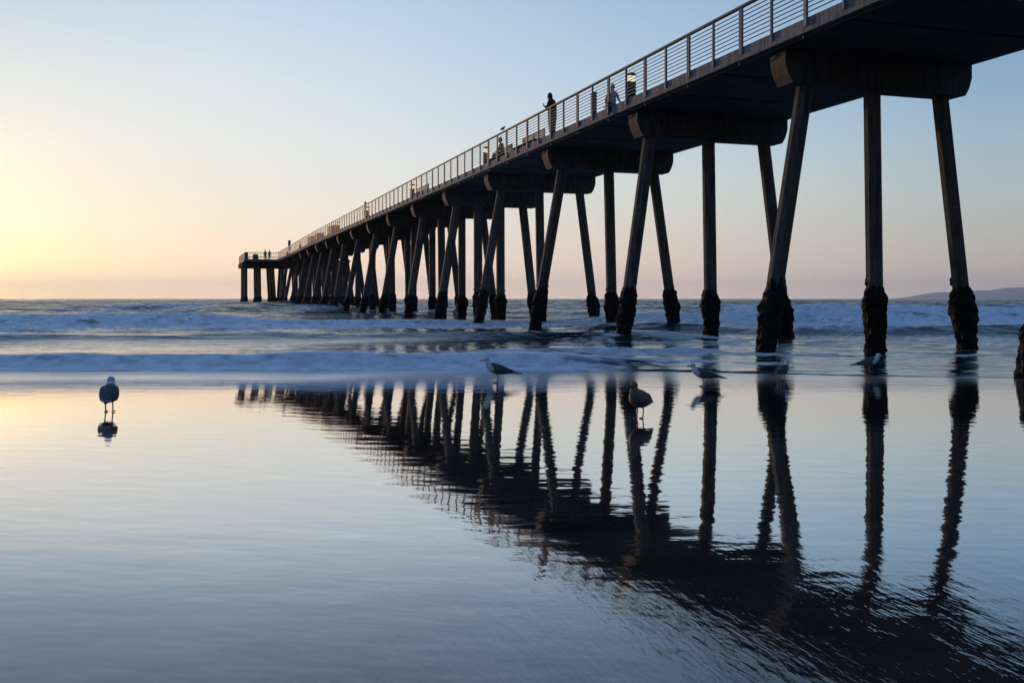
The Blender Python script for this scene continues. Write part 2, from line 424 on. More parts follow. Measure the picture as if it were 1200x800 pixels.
# ------------------------------------------------------------------ wet sand (one sheet, runs under the sea to the horizon)
_gx = np.linspace(-30, 30, 121); _gy = np.arange(17.5, -50.01, -.05)
_gz = np.zeros((len(_gy), len(_gx)))
for _i in range(1, len(_gy)):          # march up the beach from the water's edge, slope by slope
    _z = _gz[_i - 1]; _y = _gy[_i - 1]
    th = (EYE - _z) / max(_y, .8)
    sl = np.interp(th, [.05, .085, .11, .137, .20, .25, .30, .36, .6], [.026, .024, .019, .015, .014, .010, .001, -.004, 0])
    sl = sl + .019 * (1 - sst(-6, .8, _gx)) * np.interp(th, [.06, .14, .22, .30], [1, 1, .55, 0])
    if _y < 1: sl = sl * 0
    _gz[_i] = _z + .05 * sl
def sand_z(y, x=0.0):
    x, y = np.broadcast_arrays(np.asarray(x, float), np.asarray(y, float))
    fy = np.clip((17.5 - y) / .05, 0, len(_gy) - 1.001); fx = np.clip((x + 30) / .5, 0, len(_gx) - 1.001)
    iy = fy.astype(int); ix = fx.astype(int); fy = fy - iy; fx = fx - ix
    return (_gz[iy, ix] * (1 - fy) + _gz[iy + 1, ix] * fy) * (1 - fx) + (_gz[iy, ix + 1] * (1 - fy) + _gz[iy + 1, ix + 1] * fy) * fx
xs = np.concatenate([np.array([-30000, -8000, -2000, -400]), np.linspace(-120, 120, 161), np.array([400, 2000, 8000, 30000])])
yy = np.concatenate([np.array([-390, -250, -120]), np.linspace(-40, 40, 401), np.array([60, 100, 200, 600, 3000, 24300])])
GX, GY = np.meshgrid(xs, yy)
GZ = sand_z(GY, GX) - np.clip((GY - 17.5) * .012, 0, 3.5) + np.clip((-GY - 10) * .03, 0, 4) + .006 * (fbm(GX * .12, GY * .12, 3, 91) - .5) * (GY < 17) * (GY > -12)
sand_me = grid_mesh('wet_sand', GX, GY, GZ)
def sand_mat():
    m, nt, b = new_mat('wet_sand_with_water_film')
    t = nt.nodes.new('ShaderNodeTexCoord'); sp = nt.nodes.new('ShaderNodeSeparateXYZ'); L(nt, t.outputs['Object'], sp.inputs[0])
    Y = sp.outputs['Y']
    # ripples of the draining film: long across, short along the slope
    r1 = noise(nt, coords(nt, (.7, 2.6, 1)), 1.5, 4, .55)
    r2 = noise(nt, coords(nt, (2.6, 5.2, 1)), 1.0, 2, .45)
    mp = nt.nodes.new('ShaderNodeMapping'); mp.vector_type = 'TEXTURE'; mp.inputs['Rotation'].default_value = (0, 0, R(14)); mp.inputs['Scale'].default_value = (1 / 5.5, 1 / 1.3, 1)
    L(nt, t.outputs['Object'], mp.inputs['Vector'])
    r3 = noise(nt, mp.outputs['Vector'], 2.2, 4, .6)                # slanting wavelets near the shore end of the pier
    msk = math_n(nt, 'MULTIPLY', maprange(nt, Y, 2.6, 5.6, 1, 0, True), maprange(nt, sp.outputs['X'], -1.5, 1.0, .22, 1, True))
    h = math_n(nt, 'ADD', math_n(nt, 'MULTIPLY', r1, .0008), math_n(nt, 'MULTIPLY', r2, .0021))
    h = math_n(nt, 'ADD', h, math_n(nt, 'MULTIPLY', math_n(nt, 'MULTIPLY', r3, msk), .0034))
    swash = maprange(nt, Y, 12.0, 15.5, 0, 1, True)
    sw = noise(nt, coords(nt, (.28, 2.3, 1)), 1.6, 4, .5)
    h = math_n(nt, 'ADD', h, math_n(nt, 'MULTIPLY', math_n(nt, 'MULTIPLY', sw, swash), .0075))
    nrmb = bump(nt, h, 1.0)
    sandn = noise(nt, coords(nt), 3.0, 8, .6)
    col = ramp(nt, sandn, [(.3, (.026, .023, .020)), (.7, (.050, .044, .038))])
    # thin froth left on the film near the water's edge
    froth = math_n(nt, 'MULTIPLY', maprange(nt, Y, 15.2, 19.5, 0, .55, True), maprange(nt, noise(nt, coords(nt, (.35, 1.4, 1)), 1.6, 5, .6), .3, .6, .4, 1))
    col2 = mixc(nt, froth, col, (.42, .43, .46))
    dif = nt.nodes.new('ShaderNodeBsdfDiffuse'); L(nt, col2, dif.inputs['Color'])
    gl = nt.nodes.new('ShaderNodeBsdfGlossy')
    rg = math_n(nt, 'ADD', maprange(nt, Y, 14.2, 19, .015, .20, True), maprange(nt, noise(nt, coords(nt, (.5, 2, 1)), .8, 4, .6), .45, .75, 0, .035))
    L(nt, rg, gl.inputs['Roughness']); L(nt, nrmb, gl.inputs['Normal'])
    gl.inputs['Color'].default_value = (.97, .97, .97, 1)
    lw = nt.nodes.new('ShaderNodeLayerWeight'); lw.inputs['Blend'].default_value = .5; L(nt, nrmb, lw.inputs['Normal'])
    fr = ramp(nt, lw.outputs['Facing'], [(0, (.03,) * 3), (.40, (.07,) * 3), (.62, (.22,) * 3), (.70, (.39,) * 3), (.79, (.68,) * 3), (.88, (.84,) * 3), (1, (.97,) * 3)])
    fr = math_n(nt, 'MULTIPLY', fr, maprange(nt, froth, 0, .55, 1, .72))
    mx = nt.nodes.new('ShaderNodeMixShader'); L(nt, fr, mx.inputs[0]); L(nt, dif.outputs[0], mx.inputs[1]); L(nt, gl.outputs[0], mx.inputs[2])
    L(nt, mx.outputs[0], nt.nodes['Material Output'].inputs['Surface'])
    return m
sand_me.materials.append(sand_mat())
tag(link('wet_sand', sand_me), 'smooth wet sand mirroring the sky and the pier', 'sand', kind='structure')

# ------------------------------------------------------------------ far headland
hx = np.linspace(0, 1, 420) ** 1.6; hy = np.linspace(0, 1, 26)
HX, HY = np.meshgrid(hx, hy)
prof = np.interp(HX, [0, .019, .047, .066, .092, .143, .178, .195, .22, .25, .33, .5, .75, 1], [0, 27, 97, 142, 146, 178, 190, 240, 256, 262, 300, 340, 310, 240])
ridge = np.sin(PI * np.clip(HY, 0, 1)) ** .8
HZ = prof * ridge * (.93 + .14 * fbm(HX * 40, HY * 3, 5, 5)) + 22 * (fbm(HX * 90, HY * 6, 4, 8) - .5) * ridge * (HX > .03) - 1.5
hl = grid_mesh('headland', 7900 + HX * 11500 + 500, 20000 + HY * 2600 + 500 * HX, HZ)
hl.materials.append(simple('headland_scrub', (.07, .08, .065), (.15, .14, .11), .004, .95, 0, 1.0))
tag(link('headland', hl), 'low hazy headland on the horizon to the right of the pier', 'hills', kind='structure')

# ------------------------------------------------------------------ the pier
TH = math.atan(.3273)
pier = link('pier', None); pier.location = (15, 0, 0); pier.rotation_euler = (0, 0, TH)
tag(pier, 'long concrete beach pier on splayed piles running out over the surf', 'pier')
def zo(t):
    u = min(max((t - 115) / 60.0, 0), 1); return -.35 * u * u * (3 - 2 * u)
T0, T1 = 3.0, 167.0
W0, W1 = -.38, 5.85
Z_SOF, Z_DECK, Z_FB, Z_FT, Z_RAIL = 7.705, 7.93, 7.72, 8.03, 9.09
def stations(step=8.617):
    ts = [T0]; t = 26.56 + 8.617 * -2 + 4.3
    while t < T1 - .5: ts.append(t); t += step
    ts.append(T1); return ts
def long_box(mb, w0, w1, z0, z1, mi=0, t0=None, t1=None):
    ts = [t for t in stations() if (t0 is None or t > t0 + .01) and (t1 is None or t < t1 - .01)]
    if t0 is not None: ts = [t0] + ts
    if t1 is not None: ts = ts + [t1]
    rs = [[(w0, t, z0 + zo(t)), (w1, t, z0 + zo(t)), (w1, t, z1 + zo(t)), (w0, t, z1 + zo(t))] for t in ts]
    mb.rings(rs, mi)
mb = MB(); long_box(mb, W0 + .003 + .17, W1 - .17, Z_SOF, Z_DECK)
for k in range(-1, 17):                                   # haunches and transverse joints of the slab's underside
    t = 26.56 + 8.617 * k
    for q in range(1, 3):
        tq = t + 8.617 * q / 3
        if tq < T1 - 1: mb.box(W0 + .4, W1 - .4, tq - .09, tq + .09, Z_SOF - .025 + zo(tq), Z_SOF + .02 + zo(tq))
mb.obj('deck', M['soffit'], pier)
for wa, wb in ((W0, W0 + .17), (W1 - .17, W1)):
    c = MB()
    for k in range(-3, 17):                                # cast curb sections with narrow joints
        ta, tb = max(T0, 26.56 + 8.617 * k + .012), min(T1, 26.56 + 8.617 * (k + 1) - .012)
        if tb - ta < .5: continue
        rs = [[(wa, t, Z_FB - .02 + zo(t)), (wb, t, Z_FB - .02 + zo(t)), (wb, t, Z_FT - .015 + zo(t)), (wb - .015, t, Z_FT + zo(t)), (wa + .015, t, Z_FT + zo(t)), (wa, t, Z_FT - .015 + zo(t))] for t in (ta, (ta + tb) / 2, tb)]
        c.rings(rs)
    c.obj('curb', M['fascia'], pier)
# conduit slung below the left edge
cd = MB(); cd.tube([(W0 + .20, t, Z_SOF - .028 + zo(t)) for t in stations()], .026, 8); cd.obj('conduit', M['dark'], pier, True)
for k in range(-1, 24):
    t = 27.9 + 2.872 * k
    s = MB(); s.tube([(W0 + .10, t, Z_FB), (W0 + .10, t, Z_FB - .12)], .03, 8); s.tube([(W0 + .10, t, Z_FB - .12), (W0 + .16, t, Z_FB - .16)], .022, 8)
    s.obj('drain_spout', M['dark'], pier)

def jag(seed, t, a, oct=3):
    return mnoise.fractal(Vector((seed * 3.17, t, a)), 1.0, 2.0, oct)

def make_pile(w_top, w_bot, t_top, t_bot, ztop, r=.205, lod=1, seed=0, zbot=-1.6, top=None):
    zb = zbot
    def axis(z):
        f = (ztop - z) / ztop
        return Vector((w_top + (w_bot - w_top) * f, t_top + (t_bot - t_top) * f, z))
    p = MB(); zs = [zb, 0, ztop * .5, ztop]
    rs = []
    for z in zs:
        c = axis(z); rs.append([(c.x + r / .924 * math.cos(PI / 8 + k * PI / 4), c.y + r / .924 * math.sin(PI / 8 + k * PI / 4), z) for k in range(8)])
    p.rings(rs)
    po = p.obj('pile', M['pile'], pier)
    # crust of mussels on the tidal part
    nz, na = (70, 44) if lod == 0 else (22, 18) if lod == 1 else (10, 10)
    g = MB(); rs = []
    top = (1.74 if top is None else top) + (random.uniform(-.10, .16) if top is None else 0)
    for i in range(nz + 1):
        z = -1.0 + (top + 1.0) * i / nz
        c = axis(z); ring = []
        env = .066 + .034 * math.exp(-((z - 1.2) / .5) ** 2) - .03 * math.exp(-((z - .35) / .4) ** 2)
        env0 = env
        for k in range(na):
            a_ = 2 * PI * k / na
            tp = top - .20 * (.5 + jag(seed + 40, math.cos(a_) * 1.3, math.sin(a_) * 1.3))
            env = env0 * min(1, max(0, (tp - z) / .30)) ** .5 * (1.0 + .22 * math.sin(seed * 2.1))
            n1 = jag(seed, z * 2.6, math.cos(a_) * 1.2 + 3 * math.sin(a_) * .4, 3)
            n2 = mnoise.noise(Vector((math.cos(a_) * 2.6 + seed, math.sin(a_) * 2.6, z * 6.5)))
            n3 = mnoise.noise(Vector((math.cos(a_) * 6 + seed, math.sin(a_) * 6, z * 15)))
            rr = r + .012 + max(.0, env * (1 + .75 * n1) + (.055 * n2 + .03 * n3) * (env > .03))
            zz = z + (.10 * n2 if i == nz else 0)
            if i == nz: rr = r + .004
            ring.append((c.x + rr * math.cos(a_), c.y + rr * math.sin(a_), zz))
        rs.append(ring)
    g.rings(rs)
    # a few clumps climbing above the crust
    for q in range(5 if lod < 2 else 0):
        a_ = random.uniform(0, 2 * PI); z = top + random.uniform(-.08, .22); c = axis(z)
        cx, cy = c.x + (r + .01) * math.cos(a_), c.y + (r + .01) * math.sin(a_); s_ = random.uniform(.025, .055)
        g.tube([(cx, cy, z - s_ * 1.3), (cx, cy, z - s_ * .6), (cx, cy, z + s_ * .6), (cx, cy, z + s_ * 1.3)], [s_ * .3, s_, s_ * .9, s_ * .3], 6)
    g.obj('mussel_crust', M['mussel'], po)
    return po

CAPZ = 6.85
for k in range(-1, 17):
    t = 26.56 + 8.617 * k
    if k == -1: t = 18.75
    z0 = zo(t); c = MB()
    zt = Z_SOF - .004 + z0; prof_ = [(-.0, zt), (0, 7.33 + z0), (.10, 7.05 + z0), (.22, CAPZ + z0), (5.58, CAPZ + z0), (5.70, 7.05 + z0), (5.79, 7.33 + z0), (5.79, zt)]
    c.extrude_profile(prof_, t - .34, t + .34)
    c.obj('pile_cap', M['cap'], pier)
    lod = 0 if k < 3 else 1 if k < 8 else 2
    j = lambda s: random.uniform(-s, s)
    for n_, (wt, wb) in enumerate(((.80, -.38), (2.85, 2.96), (5.04, 5.96)) if k < 4 else ((.80, -.40), (2.05, 2.05), (3.46, 3.46), (4.9, 5.75))):
        if k == 1 and n_ == 0: wt = .62
        ww = 0 if k < 2 else 1
        if k == -1: wt += .53; wb += .53
        make_pile(wt + j(.05) * ww, wb + j(.10) * ww, t, t + j(.12) * ww, CAPZ + z0 + .004, .205 if k < 4 else .235, lod, k * 3 + n_ + 5, top=1.0 if k == -1 else None)

# pier head
hd = link('pier_head', None, pier)
m_ = MB(); HA, HB, HWA, HWB = 167.0, 184.0, -5.4, 11.0; zh = zo(175)
m_.box(HWA, HWB, HA + .01, HB, Z_SOF + zh, Z_DECK + zh - .003); m_.obj('head_deck', M['soffit'], hd)
for tt in (170.5, 176, 181.5):
    m_ = MB(); m_.box(HWA - .35, HWB + .35, tt - .4, tt + .4, 6.95 + zh, Z_SOF + zh - .004, 0, .05); m_.obj('head_beam', M['cap'], hd)
for e_ in ((HWA, HWB, HA + .012, HA + .2), (HWA, HWB, HB + .002, HB + .18), (HWA - .182, HWA - .002, HA, HB), (HWB + .002, HWB + .18, HA, HB)):
    m_ = MB()
    if e_[2] == HA + .012:
        m_.box(HWA, W0 - .02, e_[2] - .2, e_[3] - .2, Z_FB - .02 + zh, Z_FT + zh); m_.obj('curb', M['fascia'], hd); m_ = MB(); m_.box(W1 + .02, HWB, e_[2] - .2, e_[3] - .2, Z_FB - .02 + zh, Z_FT + zh)
    else: m_.box(*e_, Z_FB - .02 + zh, Z_FT + zh)
    m_.obj('curb', M['fascia'], hd)
sd_ = 300
for tt in (170.5, 176, 181.5):
    for wt, wb in ((-5.1, -5.1), (-3.0, -2.9), (-.9, -.5), (1.2, .8), (3.4, 3.6), (5.6, 5.8), (8.0, 8.2), (10.4, 10.5)):
        sd_ += 1; po = make_pile(wt, wb, tt, tt, 6.95 + zh + .004, .23, 2, sd_)
        po.parent = hd

# railings
def railing(w, wpost, posts_detail, name='railing'):
    r_ = link(name, None, pier)
    tr = MB(); long_box(tr, w - .055, w + .055, Z_RAIL - .055, Z_RAIL); tr.obj('top_rail', M['toprail'], r_)
    for q in range(8):
        z = Z_FT + .095 + q * .112
        b_ = MB(); b_.tube([(w, t, z + zo(t)) for t in stations()], .016, 6); b_.obj('rail_bar', M['bar'], r_, True)
    wide = MB(); zb_ = Z_FB + .10; 
    for dx in (-.045, .045): wide.box(-.03, .03, dx - .012 - .01, dx + .012 + .01, zb_, Z_RAIL - .056)
    wide.box(-.022, .022, -.022, .022, zb_ + .02, Z_RAIL - .1)
    thin = MB(); thin.box(-.03, .03, -.028, .028, zb_, Z_RAIL - .056)
    wm_, tm_ = wide.mesh('wide_post', [M['steel']]), thin.mesh('thin_post', [M['steel']])
    n = 0; rest = MB(); k = -15
    while True:
        t = 27.63 + 1.4362 * k
        if t > T1 - .1: break
        me = wm_ if k % 2 == 0 else tm_
        if posts_detail and t > 25 and n < 99:
            link('rail_post', me, r_, (wpost, t, zo(t))); n += 1
        elif t > T0:
            h_ = .055 if k % 2 == 0 else .028
            rest.box(wpost - .03, wpost + .03, t - h_, t + h_, zb_ + zo(t), Z_RAIL - .056 + zo(t))
        k += 1
    if rest.v: tag(rest.obj('rail_post', M['steel'], r_), kind='stuff')
railing(W0 - .034, W0 - .034, True)
railing(W1 + .034, W1 + .034, False)
# railing round the head
hr = link('railing', None, hd)
def head_run(p, q):
    p, q = Vector(p), Vector(q); n = max(2, int((q - p).length / 1.5))
    z = zh
    t_ = MB(); t_.tube([(p.x, p.y, Z_RAIL - .03 + z), (q.x, q.y, Z_RAIL - .03 + z)], .05, 6); t_.obj('top_rail', M['toprail'], hr)
    for i in range(8):
        zz = Z_FT + .095 + i * .112 + z
        b_ = MB(); b_.tube([(p.x, p.y, zz), (q.x, q.y, zz)], .0125, 5); b_.obj('rail_bar', M['bar'], hr)
    for i in range(n):
        c = p.lerp(q, i / n); b_ = MB(); b_.box(c.x - .035, c.x + .035, c.y - .035, c.y + .035, Z_FT + z - .1, Z_RAIL - .08 + z); b_.obj('rail_post', M['steel'], hr)
head_run((HWA - .09, HA - .1), (W0 - .1, HA - .1)); head_run((HWA - .09, HB + .09), (HWA - .09, HA - .1)); head_run((HWB, HB + .09), (HWA - .09, HB + .09))

# ------------------------------------------------------------------ things on the pier
PM = Matrix.Translation((15, 0, 0)) @ Matrix.Rotation(TH, 4, 'Z')
def on_pier(w, t, z=None):
    return PM @ Vector((w, t, (Z_DECK if z is None else z) + zo(t)))
def put(o, w, t, rot=0.0, z=None):
    o.location = on_pier(w, t, z); o.rotation_euler = (0, 0, TH + rot)

def lamp_bollard(lit):
    e = link('bollard_lamp', None)
    b_ = MB(); rs = []
    def circ(r, z, n=20): return [(r * math.cos(2 * PI * k / n), r * math.sin(2 * PI * k / n), z) for k in range(n)]
    b_.rings([circ(.175, 0), circ(.175, .05), circ(.155, .06), circ(.155, .80), circ(.165, .81), circ(.165, .835)]); b_.obj('post', M['dark'], e)
    g = MB(); g.rings([circ(.125, .836), circ(.14, .85), circ(.14, 1.03), circ(.125, 1.044)]); g.obj('lamp_lens', lit, e, True)
    for z in (.90, .97):
        l_ = MB(); l_.rings([circ(.158, z), circ(.145, z + .012)]); l_.obj('louvre', M['dark'], e)
    c = MB(); c.rings([circ(.165, 1.045), circ(.165, 1.09), circ(.13, 1.14), circ(.05, 1.165), circ(.01, 1.17)]); c.obj('cap', M['dark'], e)
    return e
def copy_tree(o, parent=None):
    c = o.copy(); COL.objects.link(c)
    if parent is not None: c.parent = parent
    for ch in list(o.children): copy_tree(ch, c)
    return c
bl = ['lit bollard lamp nearest the camera, between the blue walker and the bare stretch of railing',
      'lit bollard lamp beside the slatted bench with a seated person',
      'lit bollard lamp beside the near end of the sunlit slatted bench',
      'small bollard lamp next to a tiny standing figure, well before the big brown box',
      'small bollard lamp directly landward of the large square brown box',
      'tiny bollard lamp just seaward of the pair of brown boxes',
      'tiny bollard lamp alone between the boxes and the tall sign post',
      'farthest bollard lamp, beside the foot of the tall sign post']
proto = None
for k in range(8):
    o = proto = lamp_bollard(M['lamp']) if k == 0 else None
    if k == 0: P0 = o
    else: o = copy_tree(P0)
    put(o, .12, 35.55 + 17.234 * k); tag(o, bl[k], 'lamp', 'bollard lamps along the pier')

def bench(length, back0, label):
    e = link('bench', None); tag(e, label, 'bench')
    s = MB()
    for i in range(5): s.box(-.24 + i * .1, -.16 + i * .1, -length / 2, length / 2, .43, .46, 0, .006)
    s.obj('seat', M['timber'], e)
    bk = MB()
    for i in range(4): bk.box(.27, .30, back0, length / 2, .55 + i * .105, .635 + i * .105, 0, .006)
    bk.obj('backrest', M['timber'], e)
    for y in (-length / 2 + .12, 0, length / 2 - .12):
        l_ = MB(); l_.box(-.22, -.17, y - .03, y + .03, 0, .428); l_.box(.2, .25, y - .03, y + .03, 0, .428); l_.box(-.17, .2, y - .03, y + .03, .36, .428)
        if y >= back0 - .1: l_.box(.305, .345, y - .03, y + .03, .36, .97); l_.box(.25, .305, y - .03, y + .03, .36, .42)
        l_.obj('leg', M['dark'], e)
    return e
b1 = bench(3.0, -1.5, 'slatted wooden bench with its back to the deck, seaward of the leaning person'); put(b1, .35, 47.1, 0)
b2 = bench(2.6, -1.3, 'dark slatted bench with a seated person beside a lit bollard lamp'); put(b2, .40, 51.6, 0)
b3 = bench(3.4, -1.7, 'sunlit slatted bench farther along the pier, glowing orange'); put(b3, .35, 69.2, 0)

def bin_box(w, l, h, label, name='litter_bin', lid=True, cat='bin'):
    e = link(name, None); tag(e, label, cat)
    b_ = MB(); b_.box(-w / 2, w / 2, -l / 2, l / 2, .04, h, 0, .015); b_.obj('body', M['box'], e)
    d_ = MB(); d_.box(-w / 2 - .02, w / 2 + .02, -l / 2 - .02, l / 2 + .02, h + .001, h + .06, 0, .015); d_.obj('lid', M['dark'], e)
    f_ = MB(); f_.box(-w / 2 + .04, w / 2 - .04, -l / 2 + .04, l / 2 - .04, 0, .041); f_.obj('plinth', M['dark'], e)
    return e
put(bin_box(.13, .30, 1.0, 'narrow brown litter bin right behind a rail post, beside the blue walker'), .0, 38.55)
put(bin_box(.8, 3.3, .98, 'large square brown box, the nearer and biggest of the far cabinets', 'storage_cabinet', cat='cabinet'), .35, 109.2)
put(bin_box(.8, 2.6, .95, 'brown box, nearer one of the adjoining pair beyond the biggest cabinet', 'storage_cabinet', cat='cabinet'), .35, 120.6)
put(bin_box(.8, 3.4, 1.02, 'brown box, farther one of the adjoining pair beyond the biggest cabinet', 'storage_cabinet', cat='cabinet'), .35, 127.6)
put(bin_box(.8, 1.4, .95, 'dark squarish box standing by the rail on the pier head', 'storage_cabinet', cat='cabinet'), -3.6, 171.0)
put(bin_box(.6, .9, 1.3, 'tall pale box at the outer corner of the pier head', 'storage_cabinet', cat='cabinet'), -5.0, 172.0)

# tall sign post near the head
sg = link('sign_post', None); tag(sg, 'narrow dark upright sign board on a pole near the pier head', 'sign')
m_ = MB(); m_.tube([(0, 0, 0), (0, 0, 2.5)], .06, 8); m_.obj('pole', M['steel'], sg)
m_ = MB(); m_.box(-.2, .2, -.04, -.0, 1.05, 2.55, 0, .01); m_.obj('sign_board', M['dark'], sg, loc=(0, -.063, 0))
put(sg, .5, 157.5)

# fire hose standpipe on the curb
sp_ = link('standpipe', None); tag(sp_, 'small standpipe with two valve handles fixed to the curb by the nearest lamp', 'standpipe')
m_ = MB(); m_.tube([(0, 0, .02), (0, 0, .42)], .035, 10); m_.tube([(0, -.12, .30), (0, .22, .30)], .03, 10); m_.obj('pipe', M['dark'], sp_, True)
for yy_, zz_ in ((.0, .46), (.24, .33)):
    m_ = MB(); m_.tube([(0, yy_, zz_ - .04), (0, yy_, zz_)], .016, 8); m_.tube([(-.09, yy_, zz_), (.09, yy_, zz_ + .01)], .02, 8); m_.tube([(0, yy_ - .09, zz_ + .01), (0, yy_ + .09, zz_)], .02, 8); m_.obj('valve_handle', M['dark'], sp_)
put(sp_, W0 - .075, 36.15, 0, Z_FB - .02)

# ------------------------------------------------------------------ people
def person(label, pose, top, legs, scale=1.0, group=None, bulk=1.0):
    """pose: dict of joints in metres, +Y is the way the person faces."""
    J = dict(pelvis=(0, 0, .95), waist=(0, 0, 1.08), chest=(0, .0, 1.30), neck=(0, .01, 1.48), throat=(0, .02, 1.55),
             shL=(-.17, 0, 1.42), shR=(.17, 0, 1.42), elL=(-.22, -.03, 1.14), elR=(.22, -.03, 1.14), wrL=(-.23, .04, .90), wrR=(.23, .04, .90),
             hipL=(-.09, 0, .90), hipR=(.09, 0, .90), knL=(-.10, .02, .49), knR=(.10, .02, .49), anL=(-.10, -.02, .09), anR=(.10, -.02, .09),
             toL=(-.11, .15, .035), toR=(.11, .15, .035), head=(0, .03, 1.66))
    J.update(pose); J = {k: Vector(v) for k, v in J.items()}
    order = list(J); order.remove('head')
    rad = dict(pelvis=(.14, .11), waist=(.13, .10), chest=(.155, .115), neck=(.07, .065), throat=(.055, .055), shL=(.07, .07), shR=(.07, .07),
               elL=(.05, .05), elR=(.05, .05), wrL=(.033, .033), wrR=(.033, .033), hipL=(.10, .10), hipR=(.10, .10), knL=(.066, .066), knR=(.066, .066),
               anL=(.045, .045), anR=(.045, .045), toL=(.04, .03), toR=(.04, .03))
    ed = [('pelvis', 'waist'), ('waist', 'chest'), ('chest', 'neck'), ('neck', 'throat'), ('chest', 'shL'), ('chest', 'shR'), ('shL', 'elL'), ('shR', 'elR'), ('elL', 'wrL'), ('elR', 'wrR'),
          ('pelvis', 'hipL'), ('pelvis', 'hipR'), ('hipL', 'knL'), ('hipR', 'knR'), ('knL', 'anL'), ('knR', 'anR'), ('anL', 'toL'), ('anR', 'toR')]
    me = bpy.data.meshes.new('person'); me.from_pydata([J[k] for k in order], [(order.index(a_), order.index(b_)) for a_, b_ in ed], [])
    tmp = bpy.data.objects.new('tmp', me); COL.objects.link(tmp)
    sk = tmp.modifiers.new('skin', 'SKIN')
    for i, k in enumerate(order):
        me.skin_vertices[0].data[i].radius = (rad[k][0] * bulk, rad[k][1] * bulk); me.skin_vertices[0].data[i].use_root = (k == 'pelvis')
    ss = tmp.modifiers.new('sub', 'SUBSURF'); ss.levels = 2
    dg = bpy.context.evaluated_depsgraph_get(); ev = tmp.evaluated_get(dg); em = ev.to_mesh()
    b_ = MB()
    vs = [v.co.copy() for v in em.vertices]
    def near(c):
        best = min((((c - J[a_]).cross(J[b2_] - J[a_]).length / max(1e-6, (J[b2_] - J[a_]).length) if 0 < (c - J[a_]).dot(J[b2_] - J[a_]) < (J[b2_] - J[a_]).length_squared else min((c - J[a_]).length, (c - J[b2_]).length)), (a_, b2_)) for a_, b2_ in ed)
        return best[1]
    o0 = len(b_.v); b_.v += [tuple(v) for v in vs]
    for p in em.polygons:
        c = sum((vs[i] for i in p.vertices), Vector()) / len(p.vertices); a_, c_ = near(c)
        mi = 1
        if c_ in ('hipL', 'hipR', 'knL', 'knR', 'anL', 'anR') : mi = 2
        if c_ in ('toL', 'toR'): mi = 4
        if a_ == 'neck': mi = 0
        b_.f.append(tuple(p.vertices)); b_.m.append(mi)
    ev.to_mesh_clear(); bpy.data.objects.remove(tmp); bpy.data.meshes.remove(me)
    # head with nose, brow and ears
    H = J['head']; rs = []
    for i in range(13):
        f = i / 12; z = -.125 + .25 * f; r = math.sqrt(max(0, 1 - (z / .13) ** 2)) if i not in (0, 12) else .22
        jaw = .80 if f < .3 else 1
        ring = []
        for k in range(16):
            a_ = 2 * PI * k / 16; x = .076 * r * math.cos(a_) * jaw; y = .095 * r * math.sin(a_)
            if .38 < f < .56 and k in (4,): y += .022
            if .56 <= f < .66 and k in (3, 5): y -= .008
            ring.append((H.x + x, H.y + y, H.z + z))
        rs.append(ring)
    b_.rings(rs, 0)
    b_.tube([(J['throat'].x, J['throat'].y, J['throat'].z - .06), tuple(H + Vector((0, -.01, -.06)))], .052, 10, 0)
    for s in (-1, 1):
        b_.tube([H + Vector((s * .074, -.005, -.03)), H + Vector((s * .086, -.01, 0)), H + Vector((s * .078, -.005, .03))], [.008, .016, .01], 6, 0)
        b_.tube([H + Vector((s * .028, .086, .012)), H + Vector((s * .028, .091, .012))], .008, 6, 3)
    b_.tube([H + Vector((-.025, .086, -.055)), H + Vector((.025, .086, -.055))], .006, 6, 3)
    # hands: palm, four fingers, thumb
    for s, wr, el_ in ((-1, J['wrL'], J['elL']), (1, J['wrR'], J['elR'])):
        d = (wr - el_).normalized(); side = Vector((1, 0, 0)) if abs(d.x) < .8 else Vector((0, 0, 1)); up = side.cross(d).normalized(); side = d.cross(up).normalized()
        pc = wr + d * .05
        b_.tube([wr - d * .01, wr + d * .03, wr + d * .09], [(.026, .018), (.038, .017), (.040, .014)], 10, 0, up=tuple(up))
        for q, ln in enumerate((.065, .078, .073, .056)):
            o_ = wr + d * .08 + side * (-.03 + q * .02)
            b_.tube([o_, o_ + d * ln * .5 - up * .004, o_ + d * ln * .85 - up * .022], [.0095, .009, .007], 6, 0)
        o_ = wr + d * .035 - side * .034 * s
        b_.tube([o_, o_ - side * s * .022 + d * .025, o_ - side * s * .028 + d * .052 - up * .01], [.012, .011, .008], 6, 0)
    e = b_.obj('person', [M['skin'], top, legs, M['eye'], M['shoe']], None, True)
    # hair
    h_ = MB(); rs = []
    for i in range(8):
        f = i / 7; z = -.01 + .155 * f; r = math.sqrt(max(0, 1 - ((z - .0) / .15) ** 2)) if i < 7 else .15
        rs.append([(H.x + .084 * r * math.cos(2 * PI * k / 16), H.y - .012 + (.103 if math.sin(2 * PI * k / 16) < 0 else .090) * r * math.sin(2 * PI * k / 16), H.z + z + (0.04 * max(0, math.sin(2 * PI * k / 16)) if i == 0 else 0) - (.06 if i == 0 and math.sin(2 * PI * k / 16) < -.2 else 0)) for k in range(16)])
    h_.rings(rs); h_.obj('hair', M['hair'], e, True)
    e.scale = (scale,) * 3
    tag(e, label, 'person', group)
    return e

